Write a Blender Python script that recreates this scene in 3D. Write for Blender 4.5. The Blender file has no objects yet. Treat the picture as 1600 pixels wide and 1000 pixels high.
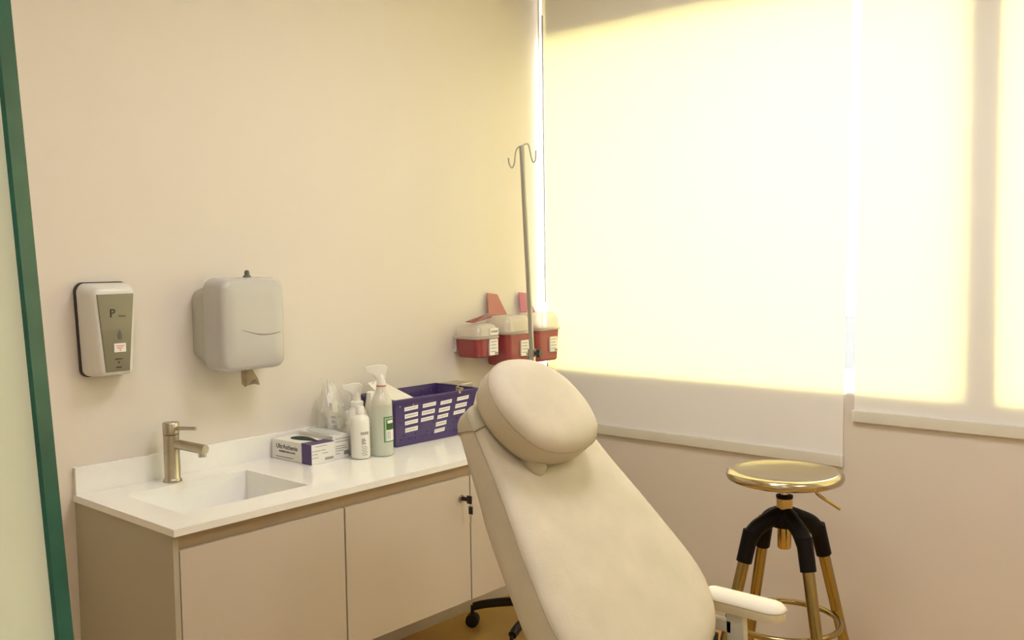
import bpy, bmesh, math, random
from mathutils import Vector, Matrix, noise
random.seed(7)
SC = bpy.context.scene
COL = SC.collection
PI = math.pi

# ------------------------------------------------------------------ camera
CAM = Vector((-3.43869, -2.84520, 1.50655))
R_ = Vector((0.66037, -0.75081, -0.0141)).normalized()
F_ = Vector((0.74873, 0.65975, -0.06429)).normalized()
U_ = R_.cross(F_).normalized()
R_ = F_.cross(U_).normalized()
cam_data = bpy.data.cameras.new('camera')
cam = bpy.data.objects.new('camera', cam_data)
COL.objects.link(cam)
m = Matrix((R_, U_, -F_)).transposed().to_4x4()
m.translation = CAM
cam.matrix_world = m
cam_data.sensor_fit = 'HORIZONTAL'
cam_data.sensor_width = 36.0
cam_data.lens = 36.0 * 1470.5 / 1600.0
cam_data.clip_start = 0.02
SC.camera = cam

# ------------------------------------------------------------------ world, exposure, fill lamps
world = bpy.data.worlds.new('overcast_sky')
SC.world = world
world.use_nodes = True
wn = world.node_tree.nodes
wn['Background'].inputs[0].default_value = (1.0, 0.99, 0.97, 1)
wn['Background'].inputs[1].default_value = 12.0
SC.view_settings.view_transform = 'Standard'
SC.view_settings.look = 'None'
SC.view_settings.exposure = 0.0
SC.view_settings.gamma = 1.0
SC.view_settings.use_curve_mapping = False


def ceiling_fill(x, y, size, power, color):  # unseen lamp added under the ceiling as fill light
    d = bpy.data.lights.new('ceiling_fill_light', 'AREA')
    d.shape = 'SQUARE'
    d.size = size
    d.energy = power
    d.color = color
    o = bpy.data.objects.new('ceiling_fill_light', d)
    COL.objects.link(o)
    o.location = (x, y, 2.805)


FILL_LAMPS = ((-1.35, -1.5, 18.5, (0.98, 0.96, 1.0)), (-1.5, -3.2, 16, (0.98, 0.96, 1.0)), (-2.8, -1.6, 9, (0.98, 0.96, 1.0)), (-4.1, -3.2, 12, (0.98, 0.96, 1.0)))  # fill lamps, each placed and powered to lift a dim area
for lx, ly, lw, lc in FILL_LAMPS:
    ceiling_fill(lx, ly, 0.55, lw, lc)


# ------------------------------------------------------------------ materials
def mat(name, color, rough=0.5, metal=0.0, var=0.0, scale=8.0, bump=0.0, bscale=60.0, spec=0.5, coat=0.0, color2=None):
    mt = bpy.data.materials.new(name)
    mt.use_nodes = True
    nt = mt.node_tree
    b = nt.nodes['Principled BSDF']
    b.inputs['Base Color'].default_value = (*color, 1)
    b.inputs['Roughness'].default_value = rough
    b.inputs['Metallic'].default_value = metal
    b.inputs['Specular IOR Level'].default_value = spec
    b.inputs['Coat Weight'].default_value = coat
    if var > 0 or color2 or bump > 0:
        tc = nt.nodes.new('ShaderNodeTexCoord')
    if var > 0 or color2:
        nz = nt.nodes.new('ShaderNodeTexNoise')
        nz.inputs['Scale'].default_value = scale
        nz.inputs['Detail'].default_value = 5
        nt.links.new(tc.outputs['Object'], nz.inputs['Vector'])
        rp = nt.nodes.new('ShaderNodeValToRGB')
        c2 = color2 if color2 else tuple(c * (1 - var) for c in color)
        rp.color_ramp.elements[0].position = 0.35
        rp.color_ramp.elements[1].position = 0.65
        rp.color_ramp.elements[0].color = (*c2, 1)
        rp.color_ramp.elements[1].color = (*color, 1)
        nt.links.new(nz.outputs[0], rp.inputs[0])
        nt.links.new(rp.outputs[0], b.inputs['Base Color'])
    if bump > 0:
        nb = nt.nodes.new('ShaderNodeTexNoise')
        nb.inputs['Scale'].default_value = bscale
        nt.links.new(tc.outputs['Object'], nb.inputs['Vector'])
        bp = nt.nodes.new('ShaderNodeBump')
        bp.inputs['Strength'].default_value = bump
        bp.inputs['Distance'].default_value = 0.01
        nt.links.new(nb.outputs[0], bp.inputs['Height'])
        nt.links.new(bp.outputs[0], b.inputs['Normal'])
    return mt


def mix_mat(name, parts):
    """parts: list of (bsdf type, colour, roughness or None, weight)"""
    mt = bpy.data.materials.new(name)
    mt.use_nodes = True
    nt = mt.node_tree
    nt.nodes.clear()
    out = nt.nodes.new('ShaderNodeOutputMaterial')
    acc = None
    tot = 0
    for kind, colr, rough, w in parts:
        n = nt.nodes.new(kind)
        n.inputs['Color'].default_value = (*colr, 1)
        if rough is not None and 'Roughness' in n.inputs:
            n.inputs['Roughness'].default_value = rough
        tot += w
        if acc is None:
            acc = n.outputs[0]
        else:
            mx = nt.nodes.new('ShaderNodeMixShader')
            mx.inputs[0].default_value = w / tot
            nt.links.new(acc, mx.inputs[1])
            nt.links.new(n.outputs[0], mx.inputs[2])
            acc = mx.outputs[0]
    nt.links.new(acc, out.inputs[0])
    return mt


TR, DF, GL, TL = 'ShaderNodeBsdfTransparent', 'ShaderNodeBsdfDiffuse', 'ShaderNodeBsdfGlossy', 'ShaderNodeBsdfTranslucent'
M = {}
M['wall'] = mat('beige_wall_paint', (0.755, 0.69, 0.615), 0.75, bump=0.02, bscale=160, spec=0.25)
M['ceiling'] = mat('ceiling_paint', (0.84, 0.79, 0.70), 0.9)
M['floor'] = mat('tan_vinyl_floor', (0.70, 0.43, 0.12), 0.4, var=0.18, scale=3)
M['white_frame'] = mat('white_window_frame', (0.85, 0.83, 0.78), 0.45)
M['sill'] = mat('white_sill', (0.85, 0.83, 0.78), 0.35)
M['glass'] = mix_mat('window_glass', [(TR, (0.98, 1, 0.99), None, 0.94), (GL, (1, 1, 1), 0.02, 0.06)])
M['blind'] = mix_mat('translucent_blind_cloth', [(TL, (0.95, 0.875, 0.355), None, 0.155), (DF, (0.97, 0.955, 0.94), 0.9, 0.845)])
M['blind_bar'] = mat('blind_hem_bar', (0.74, 0.71, 0.62), 0.5)
M['tube'] = mat('blind_tube', (0.8, 0.78, 0.72), 0.5)
M['chain'] = mat('blind_chain', (0.40, 0.40, 0.36), 0.4)
M['frost'] = mix_mat('frosted_green_glass', [(TL, (0.90, 0.93, 0.83), None, 0.50), (DF, (0.90, 0.93, 0.83), 0.5, 0.45), (GL, (1, 1, 1), 0.3, 0.05)])
M['glass_edge'] = mat('teal_glass_edge', (0.012, 0.145, 0.105), 0.25, var=0.35, scale=14)
M['quartz'] = mat('white_quartz_top', (0.93, 0.91, 0.86), 0.13, var=0.02, scale=30, spec=0.5)
M['cab'] = mat('beige_laminate', (0.59, 0.515, 0.43), 0.5)
M['cab_side'] = mat('grey_beige_side_panel', (0.46, 0.42, 0.32), 0.5)
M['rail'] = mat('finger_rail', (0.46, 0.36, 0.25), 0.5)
M['steel'] = mat('brushed_steel', (0.52, 0.47, 0.38), 0.3, metal=1.0, var=0.12, scale=40)
M['chrome'] = mat('chrome', (0.62, 0.60, 0.55), 0.18, metal=1.0)
M['dark_steel'] = mat('grey_steel_tube', (0.42, 0.41, 0.36), 0.35, metal=0.8)
M['black'] = mat('black_plastic', (0.012, 0.010, 0.010), 0.4)
M['black_cast'] = mat('black_cast_iron', (0.007, 0.005, 0.004), 0.5, spec=0.15)
M['white_plastic'] = mat('white_plastic', (0.52, 0.505, 0.48), 0.22, coat=0.3)
M['grey_white'] = mat('grey_white_shell', (0.72, 0.70, 0.66), 0.3)
M['shell_back'] = mat('shell_back_grey', (0.47, 0.46, 0.39), 0.4)
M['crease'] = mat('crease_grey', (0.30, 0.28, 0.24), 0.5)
M['smoke'] = mat('smoky_window', (0.23, 0.21, 0.14), 0.16, coat=0.4)
M['ink'] = mat('black_ink', (0.02, 0.02, 0.018), 0.6)
M['grey_ink'] = mat('grey_ink', (0.30, 0.29, 0.28), 0.6)
M['mid_ink'] = mat('brown_grey_ink', (0.13, 0.12, 0.10), 0.6)
M['red_ink'] = mat('red_ink', (0.65, 0.22, 0.20), 0.6)
M['sticker'] = mat('white_sticker', (0.86, 0.83, 0.78), 0.6)
M['paper_brown'] = mat('brown_paper_towel', (0.46, 0.37, 0.24), 0.9, var=0.15, scale=40)
M['carton'] = mat('white_carton', (0.82, 0.80, 0.74), 0.6)
M['purple_print'] = mat('purple_print', (0.09, 0.05, 0.17), 0.5)
M['dark_hole'] = mat('dark_green_glove', (0.010, 0.022, 0.020), 0.7)
M['film'] = mat('grey_blue_film', (0.62, 0.66, 0.64), 0.3, bump=0.3, bscale=30)
M['bottle_white'] = mat('white_bottle', (0.86, 0.84, 0.76), 0.35)
M['bottle_clear'] = mix_mat('milky_clear_bottle', [(TL, (0.76, 0.80, 0.72), None, 0.35), (DF, (0.80, 0.82, 0.74), 0.6, 0.5), (GL, (1, 1, 1), 0.15, 0.08)])
M['bottle_top'] = mix_mat('milky_empty_top', [(TL, (0.85, 0.83, 0.76), None, 0.35), (DF, (0.88, 0.85, 0.78), 0.6, 0.5), (GL, (1, 1, 1), 0.15, 0.08)])
M['red_ring'] = mat('red_ring', (0.50, 0.12, 0.10), 0.4)
M['pale_green'] = mat('pale_green_label', (0.42, 0.52, 0.38), 0.5)
M['green_dark'] = mat('dark_green_print', (0.03, 0.12, 0.02), 0.5)
M['green_label'] = mat('green_label', (0.06, 0.25, 0.06), 0.5)
M['purple'] = mat('purple_plastic', (0.058, 0.033, 0.14), 0.35)
M['bag'] = mix_mat('clear_plastic_bag', [(TR, (0.97, 0.97, 0.95), None, 0.58), (DF, (0.88, 0.86, 0.80), 0.5, 0.18), (GL, (1, 1, 1), 0.3, 0.12)])
M['pouch'] = mat('gauze_pouch', (0.84, 0.82, 0.75), 0.6, bump=0.3, bscale=25)
M['paper'] = mat('white_paper', (0.80, 0.76, 0.66), 0.7)
M['red'] = mix_mat('sharps_red_plastic', [(DF, (0.42, 0.07, 0.075), 0.5, 0.78), (TL, (0.6, 0.15, 0.15), None, 0.15), (GL, (1, 1, 1), 0.25, 0.07)])
M['red_light'] = mix_mat('sharps_flap_pink', [(DF, (0.58, 0.22, 0.21), 0.5, 0.8), (TL, (0.7, 0.3, 0.28), None, 0.15), (GL, (1, 1, 1), 0.25, 0.05)])
M['pink'] = mix_mat('sharps_flap_magenta', [(DF, (0.64, 0.24, 0.36), 0.5, 0.7), (TL, (0.8, 0.3, 0.45), None, 0.25), (GL, (1, 1, 1), 0.25, 0.05)])
M['dark_red'] = mix_mat('sharps_flap_dark', [(DF, (0.24, 0.07, 0.07), 0.5, 0.85), (GL, (1, 1, 1), 0.25, 0.06)])
M['clear_lid'] = mix_mat('clear_lid', [(TR, (1.0, 0.97, 0.95), None, 0.45), (DF, (0.88, 0.82, 0.75), 0.5, 0.35), (TL, (0.9, 0.85, 0.8), None, 0.12), (GL, (1, 1, 1), 0.12, 0.1)])
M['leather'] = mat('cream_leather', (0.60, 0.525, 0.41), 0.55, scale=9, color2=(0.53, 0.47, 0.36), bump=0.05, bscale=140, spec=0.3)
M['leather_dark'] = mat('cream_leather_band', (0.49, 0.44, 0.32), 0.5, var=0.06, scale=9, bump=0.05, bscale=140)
M['leather_pale'] = mat('pale_arm_leather', (0.82, 0.76, 0.63), 0.5, bump=0.04, bscale=140)
M['piping'] = mat('piping_cord', (0.43, 0.36, 0.24), 0.6)
M['arm_paint'] = mat('pale_grey_paint', (0.66, 0.64, 0.58), 0.4)
M['brass'] = mat('polished_brass', (0.62, 0.45, 0.20), 0.15, metal=1.0)
M['brass_seat'] = mat('brass_seat', (0.52, 0.44, 0.30), 0.16, metal=1.0, bump=0.03, bscale=12)
M['brass_leg'] = mat('brass_leg', (0.38, 0.29, 0.12), 0.2, metal=1.0)
M['facade'] = mat('pale_facade', (0.85, 0.80, 0.76), 0.9)
M['facade_win'] = mat('facade_window', (0.030, 0.031, 0.036), 0.7, spec=0.0)
M['ground'] = mat('pale_street', (0.6, 0.58, 0.54), 0.9)


# ------------------------------------------------------------------ mesh helpers
class MB:
    def __init__(self):
        self.bm = bmesh.new()

    def box(self, x0, x1, y0, y1, z0, z1, bev=0.0, seg=2, mtx=None):
        x0, x1 = min(x0, x1), max(x0, x1)
        y0, y1 = min(y0, y1), max(y0, y1)
        z0, z1 = min(z0, z1), max(z0, z1)
        t = bmesh.new()
        v = [t.verts.new((x, y, z)) for x in (x0, x1) for y in (y0, y1) for z in (z0, z1)]
        for f in ((0, 1, 3, 2), (4, 6, 7, 5), (0, 4, 5, 1), (2, 3, 7, 6), (0, 2, 6, 4), (1, 5, 7, 3)):
            t.faces.new([v[i] for i in f])
        if bev > 0:
            bmesh.ops.bevel(t, geom=t.edges[:], offset=bev, segments=seg, profile=0.7, affect='EDGES')
        self.add(t, mtx)
        return self

    def add(self, t, mtx=None):
        if mtx is not None:
            bmesh.ops.transform(t, matrix=mtx, verts=t.verts[:])
        vm = {}
        for v in t.verts:
            vm[v] = self.bm.verts.new(v.co)
        for f in t.faces:
            try:
                self.bm.faces.new([vm[v] for v in f.verts])
            except ValueError:
                pass
        t.free()

    def loft(self, rings, cap0=True, cap1=True, closed=True):
        rs = [[self.bm.verts.new(p) for p in r] for r in rings]
        n = len(rs[0])
        for a, b in zip(rs[:-1], rs[1:]):
            for i in range(n if closed else n - 1):
                j = (i + 1) % n
                try:
                    self.bm.faces.new((a[i], a[j], b[j], b[i]))
                except ValueError:
                    pass
        if cap0:
            self.bm.faces.new(rs[0][::-1])
        if cap1:
            self.bm.faces.new(rs[-1])
        return self

    def lathe(self, prof, at=(0, 0, 0), n=32, cap=True, mtx=None, sx=1, sy=1):
        rings = []
        for r, z in prof:
            ring = []
            for i in range(n):
                a = 2 * PI * i / n
                p = Vector((r * math.cos(a) * sx, r * math.sin(a) * sy, z))
                if mtx is not None:
                    p = mtx @ p
                ring.append(p + Vector(at))
            rings.append(ring)
        return self.loft(rings, cap, cap)

    def tube(self, path, r, n=10, caps=True, closed=False, spline=True):
        pts = [Vector(p) for p in path]
        if spline and len(pts) > 2:
            pts = crom(pts, 6, closed)
        rr = r if callable(r) else (lambda t: r)
        rings = []
        N = len(pts)
        prev = None
        for i, p in enumerate(pts):
            if closed:
                d = pts[(i + 1) % N] - pts[i - 1]
            else:
                d = pts[min(i + 1, N - 1)] - pts[max(i - 1, 0)]
            d.normalize()
            if prev is None:
                up = Vector((0, 0, 1)) if abs(d.z) < 0.9 else Vector((1, 0, 0))
                a = d.cross(up).normalized()
            else:
                a = (prev - d * prev.dot(d)).normalized()
            prev = a
            b = d.cross(a)
            rad = rr(i / max(1, N - 1))
            rings.append([p + (a * math.cos(2 * PI * k / n) + b * math.sin(2 * PI * k / n)) * rad for k in range(n)])
        if closed:
            rings.append(rings[0])
            return self.loft(rings, False, False)
        return self.loft(rings, caps, caps)

    def cyl(self, p0, p1, r0, r1=None, n=20):
        r1 = r0 if r1 is None else r1
        return self.tube([p0, p1], lambda t: r0 + (r1 - r0) * t, n, spline=False)

    def quad(self, pts):
        self.bm.faces.new([self.bm.verts.new(p) for p in pts])
        return self

    def slab(self, pts, nrm):
        """polygon given thickness along nrm (a vector)"""
        nrm = Vector(nrm)
        a = [Vector(p) for p in pts]
        return self.loft([a, [p + nrm for p in a]])

    def text(self, s, mtx, size, depth=0.0006):
        c = bpy.data.curves.new('t', 'FONT')
        c.body = s
        c.size = size
        c.extrude = depth / 2
        c.align_x = 'CENTER'
        c.align_y = 'CENTER'
        o = bpy.data.objects.new('t', c)
        COL.objects.link(o)
        dg = bpy.context.evaluated_depsgraph_get()
        dg.update()
        me = bpy.data.meshes.new_from_object(o.evaluated_get(dg))
        bpy.data.objects.remove(o)
        bpy.data.curves.remove(c)
        t = bmesh.new()
        t.from_mesh(me)
        bpy.data.meshes.remove(me)
        self.add(t, mtx)
        return self

    def build(self, name, material, parent=None, smooth=40, label=None, mod=None):
        bm = self.bm
        bmesh.ops.remove_doubles(bm, verts=bm.verts[:], dist=1e-6)
        bmesh.ops.recalc_face_normals(bm, faces=bm.faces[:])
        me = bpy.data.meshes.new(name)
        if parent is not None:
            bmesh.ops.translate(bm, verts=bm.verts[:], vec=-world_of(parent))
        bm.to_mesh(me)
        bm.free()
        me.materials.append(material)
        if smooth:
            for p in me.polygons:
                p.use_smooth = True
            me.set_sharp_from_angle(angle=math.radians(smooth))
        o = bpy.data.objects.new(name, me)
        COL.objects.link(o)
        if parent is not None:
            o.parent = parent
        if label:
            o['label'] = label
        return o


def world_of(o):
    v = Vector(o.location)
    while o.parent is not None:
        o = o.parent
        v = v + Vector(o.location)
    return v


def crom(pts, k=6, closed=False):
    out = []
    n = len(pts)
    rng = range(n) if closed else range(n - 1)
    for i in rng:
        if closed:
            p0, p1, p2, p3 = pts[i - 1], pts[i], pts[(i + 1) % n], pts[(i + 2) % n]
        else:
            p0, p1, p2, p3 = pts[max(i - 1, 0)], pts[i], pts[i + 1], pts[min(i + 2, n - 1)]
        for j in range(k):
            t = j / k
            out.append(0.5 * ((2 * p1) + (p2 - p0) * t + (2 * p0 - 5 * p1 + 4 * p2 - p3) * t * t + (3 * p1 - p0 - 3 * p2 + p3) * t ** 3))
    if not closed:
        out.append(pts[-1].copy())
    return out


def rrect(hw, hh, r, n=6, p=None):
    """rounded rectangle outline, 2D, counter clockwise"""
    out = []
    r = min(r, hw * 0.999, hh * 0.999)
    for cx, cy, a0 in ((hw - r, hh - r, 0), (-hw + r, hh - r, PI / 2), (-hw + r, -hh + r, PI), (hw - r, -hh + r, 1.5 * PI)):
        for i in range(n + 1):
            a = a0 + PI / 2 * i / n
            out.append((cx + r * math.cos(a), cy + r * math.sin(a)))
    return out


def inset(outline, d):
    n = len(outline)
    res = []
    area = sum(outline[i - 1][0] * outline[i][1] - outline[i][0] * outline[i - 1][1] for i in range(n))
    s = 1 if area > 0 else -1
    for i in range(n):
        a = Vector(outline[i - 1]); b = Vector(outline[(i + 1) % n])
        t = (b - a).normalized()
        nrm = Vector((-t.y, t.x)) * s
        res.append((outline[i][0] + nrm.x * d, outline[i][1] + nrm.y * d))
    return res


def tag(o, label, cat, group=None):
    o['label'] = label
    o['category'] = cat
    if group:
        o['group'] = group
    return o


def thing(name, loc, label, cat, group=None):
    o = bpy.data.objects.new(name, None)
    o.empty_display_size = 0.05
    COL.objects.link(o)
    o.location = loc
    return tag(o, label, cat, group)


def struct(name, mb, material, smooth=0, parent=None):
    o = mb.build(name, material, parent, smooth)
    if parent is None:
        o['kind'] = 'structure'
    return o


# ------------------------------------------------------------------ the room
WX = 0.005       # inner face of the window wall
RX, RY, H = -4.6, -4.7, 2.85
FZ = -0.04
struct('floor', MB().box(RX, WX + 0.07, RY, 0.15, FZ - 0.08, FZ), M['floor'])
struct('ceiling', MB().box(RX, WX + 0.2, RY, 0.15, H, H + 0.1), M['ceiling'])
struct('wall_left', MB().box(RX, WX + 0.09, 0, 0.15, FZ, H), M['wall'])
struct('wall_back', MB().box(RX, WX + 0.2, RY - 0.15, RY, FZ, H), M['wall'])
struct('wall_side', MB().box(RX - 0.15, RX, RY, 0.15, FZ, H), M['wall'])
wb = MB()
wb.box(WX, WX + 0.07, RY, 0.0, FZ, 0.985)
wb.box(WX, WX + 0.07, RY, -0.045, 2.535, H)  # stops short of the corner, leaving an added slot for sky light
wb.box(WX, WX + 0.07, -1.985, -1.887, 0.985, 2.535)
wb.box(WX, WX + 0.07, RY, -4.6, 0.985, 2.535)
struct('wall_right', wb, M['wall'])
for k, (ya, yb) in enumerate(((-1.887, 0.0), (-4.6, -1.985))):
    fr = MB()
    xa, xb = WX + 0.03, WX + 0.065
    fr.box(xa, xb, ya, yb, 0.985, 1.010)
    fr.box(xa, xb, ya, -0.045 if k == 0 else yb, 2.505, 2.535)
    fr.box(xa, xb, ya, ya + 0.03, 0.985, 2.535)
    fr.box(xa, xb, yb - 0.012, yb, 0.985, H - 0.001 if k == 0 else 2.535)
    w = struct('window_%d' % (k + 1), fr, M['white_frame'])
    if k == 0:
        MB().box(xa + 0.015, xa + 0.021, -0.045, -0.012, 2.505, H).build('slot_glass', M['glass'], w, 0)  # glazing of the added slot that brightens the corner strip
    MB().box(xa + 0.015, xa + 0.021, ya + 0.03, yb - 0.012, 1.010, 2.505).build('glass_pane', M['glass'], w, 0)
    if k == 0:
        struct('trim_3', MB().box(WX + 0.001, WX + 0.03, -0.004, -0.0005, 0.993, H - 0.001), M['white_frame'])
    tr = MB().box(WX + 0.001, WX + 0.03, ya + 0.001, yb - 0.001, 0.985, 0.993)
    struct('trim_%d' % (k + 1), tr, M['sill'])

# street and the pale building across it
street = MB().box(0.6, 40, -30, 30, -4.1, -4.0)
struct('ground', street, M['ground'])
bld = thing('building', (10, 2.4, -4.0), 'pale building across the street, seen through the gap between blinds', 'building')
fb = MB()
fb.box(10.0, 16, -9, 9, -4.0, 3.6)
fb.box(9.9, 10.0, -9, 9, 1.12, 1.20)
fb.box(9.9, 10.0, -9, 9, 2.30, 2.36)
fb.build('facade', M['facade'], bld, 0)
for wy in (-4.4, -1.0, 2.4, 5.8):
    MB().box(9.94, 9.99, wy - 0.6, wy + 0.6, -0.15, 0.62).build('window', M['facade_win'], bld, 0)


# roller blinds
def blind(y_left_bot, y_left_top, y_right_bot, y_right_top, z_bot, label, amp):
    z_top = 2.76
    t = thing('roller_blind', (0, (y_left_bot + y_right_bot) / 2, z_bot), label, 'blind', 'translucent roller blinds')
    ny, nz = 40, 30
    mb = MB()
    vs = []
    for j in range(nz + 1):
        v = j / nz
        row = []
        for i in range(ny + 1):
            u = i / ny
            ya = y_left_bot + (y_left_top - y_left_bot) * v
            yb = y_right_bot + (y_right_top - y_right_bot) * v
            z = z_bot + 0.04 + (z_top - z_bot - 0.04) * v
            x = -amp * (1 + math.sin(u * 7.0 + 0.6)) * (1 - v) * v * 1.2
            row.append(mb.bm.verts.new((x, ya + (yb - ya) * u, z)))
        vs.append(row)
    for j in range(nz):
        for i in range(ny):
            mb.bm.faces.new((vs[j][i], vs[j][i + 1], vs[j + 1][i + 1], vs[j + 1][i]))
    mb.build('blind_cloth', M['blind'], t, 60)
    hb = MB().box(-0.012, 0.002, y_left_bot, y_right_bot, z_bot, z_bot + 0.042, 0.003)
    bar = hb.build('bottom_bar', M['blind_bar'], t)
    for yy in (y_left_bot, y_right_bot):
        MB().box(-0.0135, 0.0035, yy - 0.004, yy + 0.004, z_bot - 0.001, z_bot + 0.043, 0.002).build('end_cap', M['tube'], bar)
    MB().cyl((-0.024, y_left_top, z_top + 0.02), (-0.024, y_right_top, z_top + 0.02), 0.024).build('roller_tube', M['tube'], t)
    for yy in (y_left_top + 0.004, y_right_top - 0.004):
        MB().box(-0.045, 0.003, yy - 0.002, yy + 0.002, z_top - 0.02, H - 0.001).build('bracket', M['tube'], t)
    return t


b1 = blind(-0.040, -0.034, -1.461, -1.492, 0.712, 'wide cream roller blind nearest the corner, its hem hanging lowest', 0.004)
blind(-1.503, -1.520, -4.55, -4.55, 0.888, 'cream roller blind on the right, cropped by the frame, hem higher on the wall', 0.004)
ch = MB()
ch.tube([(-0.004, -0.031, 2.63), (-0.004, -0.031, 1.30)], 0.0035, 6, spline=False)
ch.tube([(0.012, -0.031, 2.63), (0.012, -0.029, 1.9), (0.006, -0.030, 1.32), (-0.004, -0.031, 1.295)], 0.002, 6)
ch.build('pull_chain', M['chain'], b1)

# unseen ceiling panels, added to house the fill lamps
for i, (lx, ly, lw, lc) in enumerate(FILL_LAMPS):
    t = thing('ceiling_fill_panel', (lx, ly, H), ('added square ceiling fill panel nearest the window corner', 'added square ceiling fill panel over the leg rest of the chair', 'added square ceiling fill panel between the basin and the doorway', 'added square ceiling fill panel behind the glass door leaf')[i], 'ceiling light', 'added ceiling fill lights')
    mb = MB()
    for a, b, c, d in ((-.32, .32, .29, .32), (-.32, .32, -.32, -.29), (-.32, -.29, -.29, .29), (.29, .32, -.29, .29)):
        mb.box(lx + a, lx + b, ly + c, ly + d, H - 0.04, H, 0)
    mb.build('frame', M['white_frame'], t, 0)
    MB().box(lx - .29, lx + .29, ly - .29, ly + .29, H - 0.03, H - 0.02).build('diffuser', M['white_plastic'], t, 0)

# glass door edge close to the camera
P0, P1 = Vector((-3.185, -2.193, 1.679)), Vector((-3.166, -2.200, 1.250))
dv = (P0 - P1) / (P0.z - P1.z)
bot, top = P1 + dv * (-0.03 - P1.z), P1 + dv * (2.15 - P1.z)
back = Vector((-0.39, 0.92, 0)).normalized()
side = Vector((0.92, 0.39, 0)).normalized() * -1
TH = 0.0125
gd = thing('glass_door', bot, 'pale green frosted glass door leaf at the left edge of the frame', 'glass door')
L = 0.85
e0 = 0.004
mb = MB()
pts = [bot + back * e0, bot + back * L, top + back * L, top + back * e0]
mb.slab([p - side * 0.0 for p in pts], side * TH)
mb.build('glass_panel', M['frost'], gd, 0)
mb = MB()
mb.slab([bot, bot + back * e0, top + back * e0, top], side * TH)
mb.build('polished_edge', M['glass_edge'], gd, 0, 'dark teal polished glass edge')

# ------------------------------------------------------------------ cabinet, worktop, tap
XL, XE, YF = -2.217, -0.60, -0.575
HC = 0.818
cab = thing('hanging_cabinet', ((XL + XE) / 2, -0.29, 0.306), 'beige wall hung cabinet with three doors under the white worktop', 'cabinet')
mb = MB()
mb.box(XL + 0.017, XE - 0.017, -0.555, -0.002, 0.308, 0.69)
mb.build('carcass', M['cab'], cab, 0)
MB().box(XL + 0.001, XL + 0.017, YF, -0.002, 0.306, 0.797, 0.001).build('side_panel', M['cab_side'], cab, 0, 'grey-beige side panel')
MB().box(XE - 0.017, XE - 0.001, YF, -0.002, 0.306, 0.797, 0.001).build('side_panel', M['cab_side'], cab, 0)
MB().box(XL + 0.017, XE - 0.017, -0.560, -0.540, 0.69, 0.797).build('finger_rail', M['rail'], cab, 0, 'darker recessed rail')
doors = []
for a, b in ((-2.197, -1.654), (-1.648, -1.101), (-1.095, XE - 0.019)):
    doors.append(MB().box(a, b, YF, -0.5605, 0.309, 0.753, 0.0015).build('door', M['cab'], cab, 0))
MB().lathe([(0.004, 0), (0.0115, 0.0), (0.0125, 0.004), (0.011, 0.009), (0.004, 0.0095)], (-1.144, YF, 0.682), 20, True,
           Matrix.Rotation(PI / 2, 4, 'X')).build('lock', M['steel'], doors[1], label='small steel cam lock')
kr = thing('cabinet_keys', (-1.142, YF - 0.010, 0.68), 'small black-headed keys hanging in the lock of the middle door', 'keys')
mb = MB()
mb.box(-1.1455, -1.1425, YF - 0.030, YF - 0.010, 0.675, 0.689)
mb.box(-1.1465, -1.1415, YF - 0.052, YF - 0.030, 0.668, 0.696, 0.002)
mb.build('key', M['black'], kr)
MB().tube([(-1.144 + 0.001 * math.sin(a), YF - 0.045 - 0.009 * math.cos(a), 0.668 + 0.011 * math.sin(a)) for a in [i * PI / 6 for i in range(12)]], 0.0008, 6, closed=True).build('key_ring', M['chrome'], kr)
k2 = MB().box(-1.1455, -1.1405, YF - 0.054, YF - 0.037, 0.632, 0.660, 0.002).build('key', M['black'], kr)
MB().box(-1.1440, -1.1420, YF - 0.048, YF - 0.042, 0.604, 0.633).build('key_blade', M['chrome'], k2, 0)

ct = thing('worktop', ((XL + XE) / 2, -0.29, HC - 0.02), 'glossy white stone worktop with sunken square basin and low backsplash', 'worktop')
cx0, cx1, cy0, cy1 = XL - 0.004, XE, -0.592, -0.0005
bx0, bx1, by0, by1 = -2.125, -1.702, -0.465, -0.125
mb = MB()
z0, z1 = HC - 0.020, HC
def ring_face(z, mb):
    o = [mb.bm.verts.new((x, y, z)) for x, y in ((cx0, cy0), (cx1, cy0), (cx1, cy1), (cx0, cy1))]
    i = [mb.bm.verts.new((x, y, z)) for x, y in ((bx0, by0), (bx1, by0), (bx1, by1), (bx0, by1))]
    for k in range(4):
        j = (k + 1) % 4
        mb.bm.faces.new((o[k], o[j], i[j], i[k]))
    return o, i
o1, i1 = ring_face(z1, mb)
o0, i0 = ring_face(z0, mb)
for k in range(4):
    j = (k + 1) % 4
    mb.bm.faces.new((o0[k], o0[j], o1[j], o1[k]))
    mb.bm.faces.new((i0[k], i1[k], i1[j], i0[j]))
mb.build('stone_slab', M['quartz'], ct, 0)
zb = HC - 0.105
mb = MB()
vb = [mb.bm.verts.new(p) for p in ((bx0 + .10, by0 + .004, zb), (bx1 - .004, by0 + .004, zb), (bx1 - .004, by1 - .004, zb), (bx0 + .10, by1 - .004, zb))]
vt = [mb.bm.verts.new(p) for p in ((bx0, by0, z0), (bx1, by0, z0), (bx1, by1, z0), (bx0, by1, z0))]
mb.bm.faces.new(vb)
for k in range(4):
    j = (k + 1) % 4
    mb.bm.faces.new((vb[k], vb[j], vt[j], vt[k]))
bas = mb.build('basin', M['quartz'], ct, 0)
MB().lathe([(0.004, 0.003), (0.020, 0.003), (0.024, 0.0), (0.024, 0.001)], (-1.87, -0.30, zb), 24).build('drain', M['chrome'], bas)
MB().box(XL, XE, -0.0155, -0.0005, HC, HC + 0.082, 0.0012).build('backsplash', M['quartz'], ct, 0)

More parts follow.
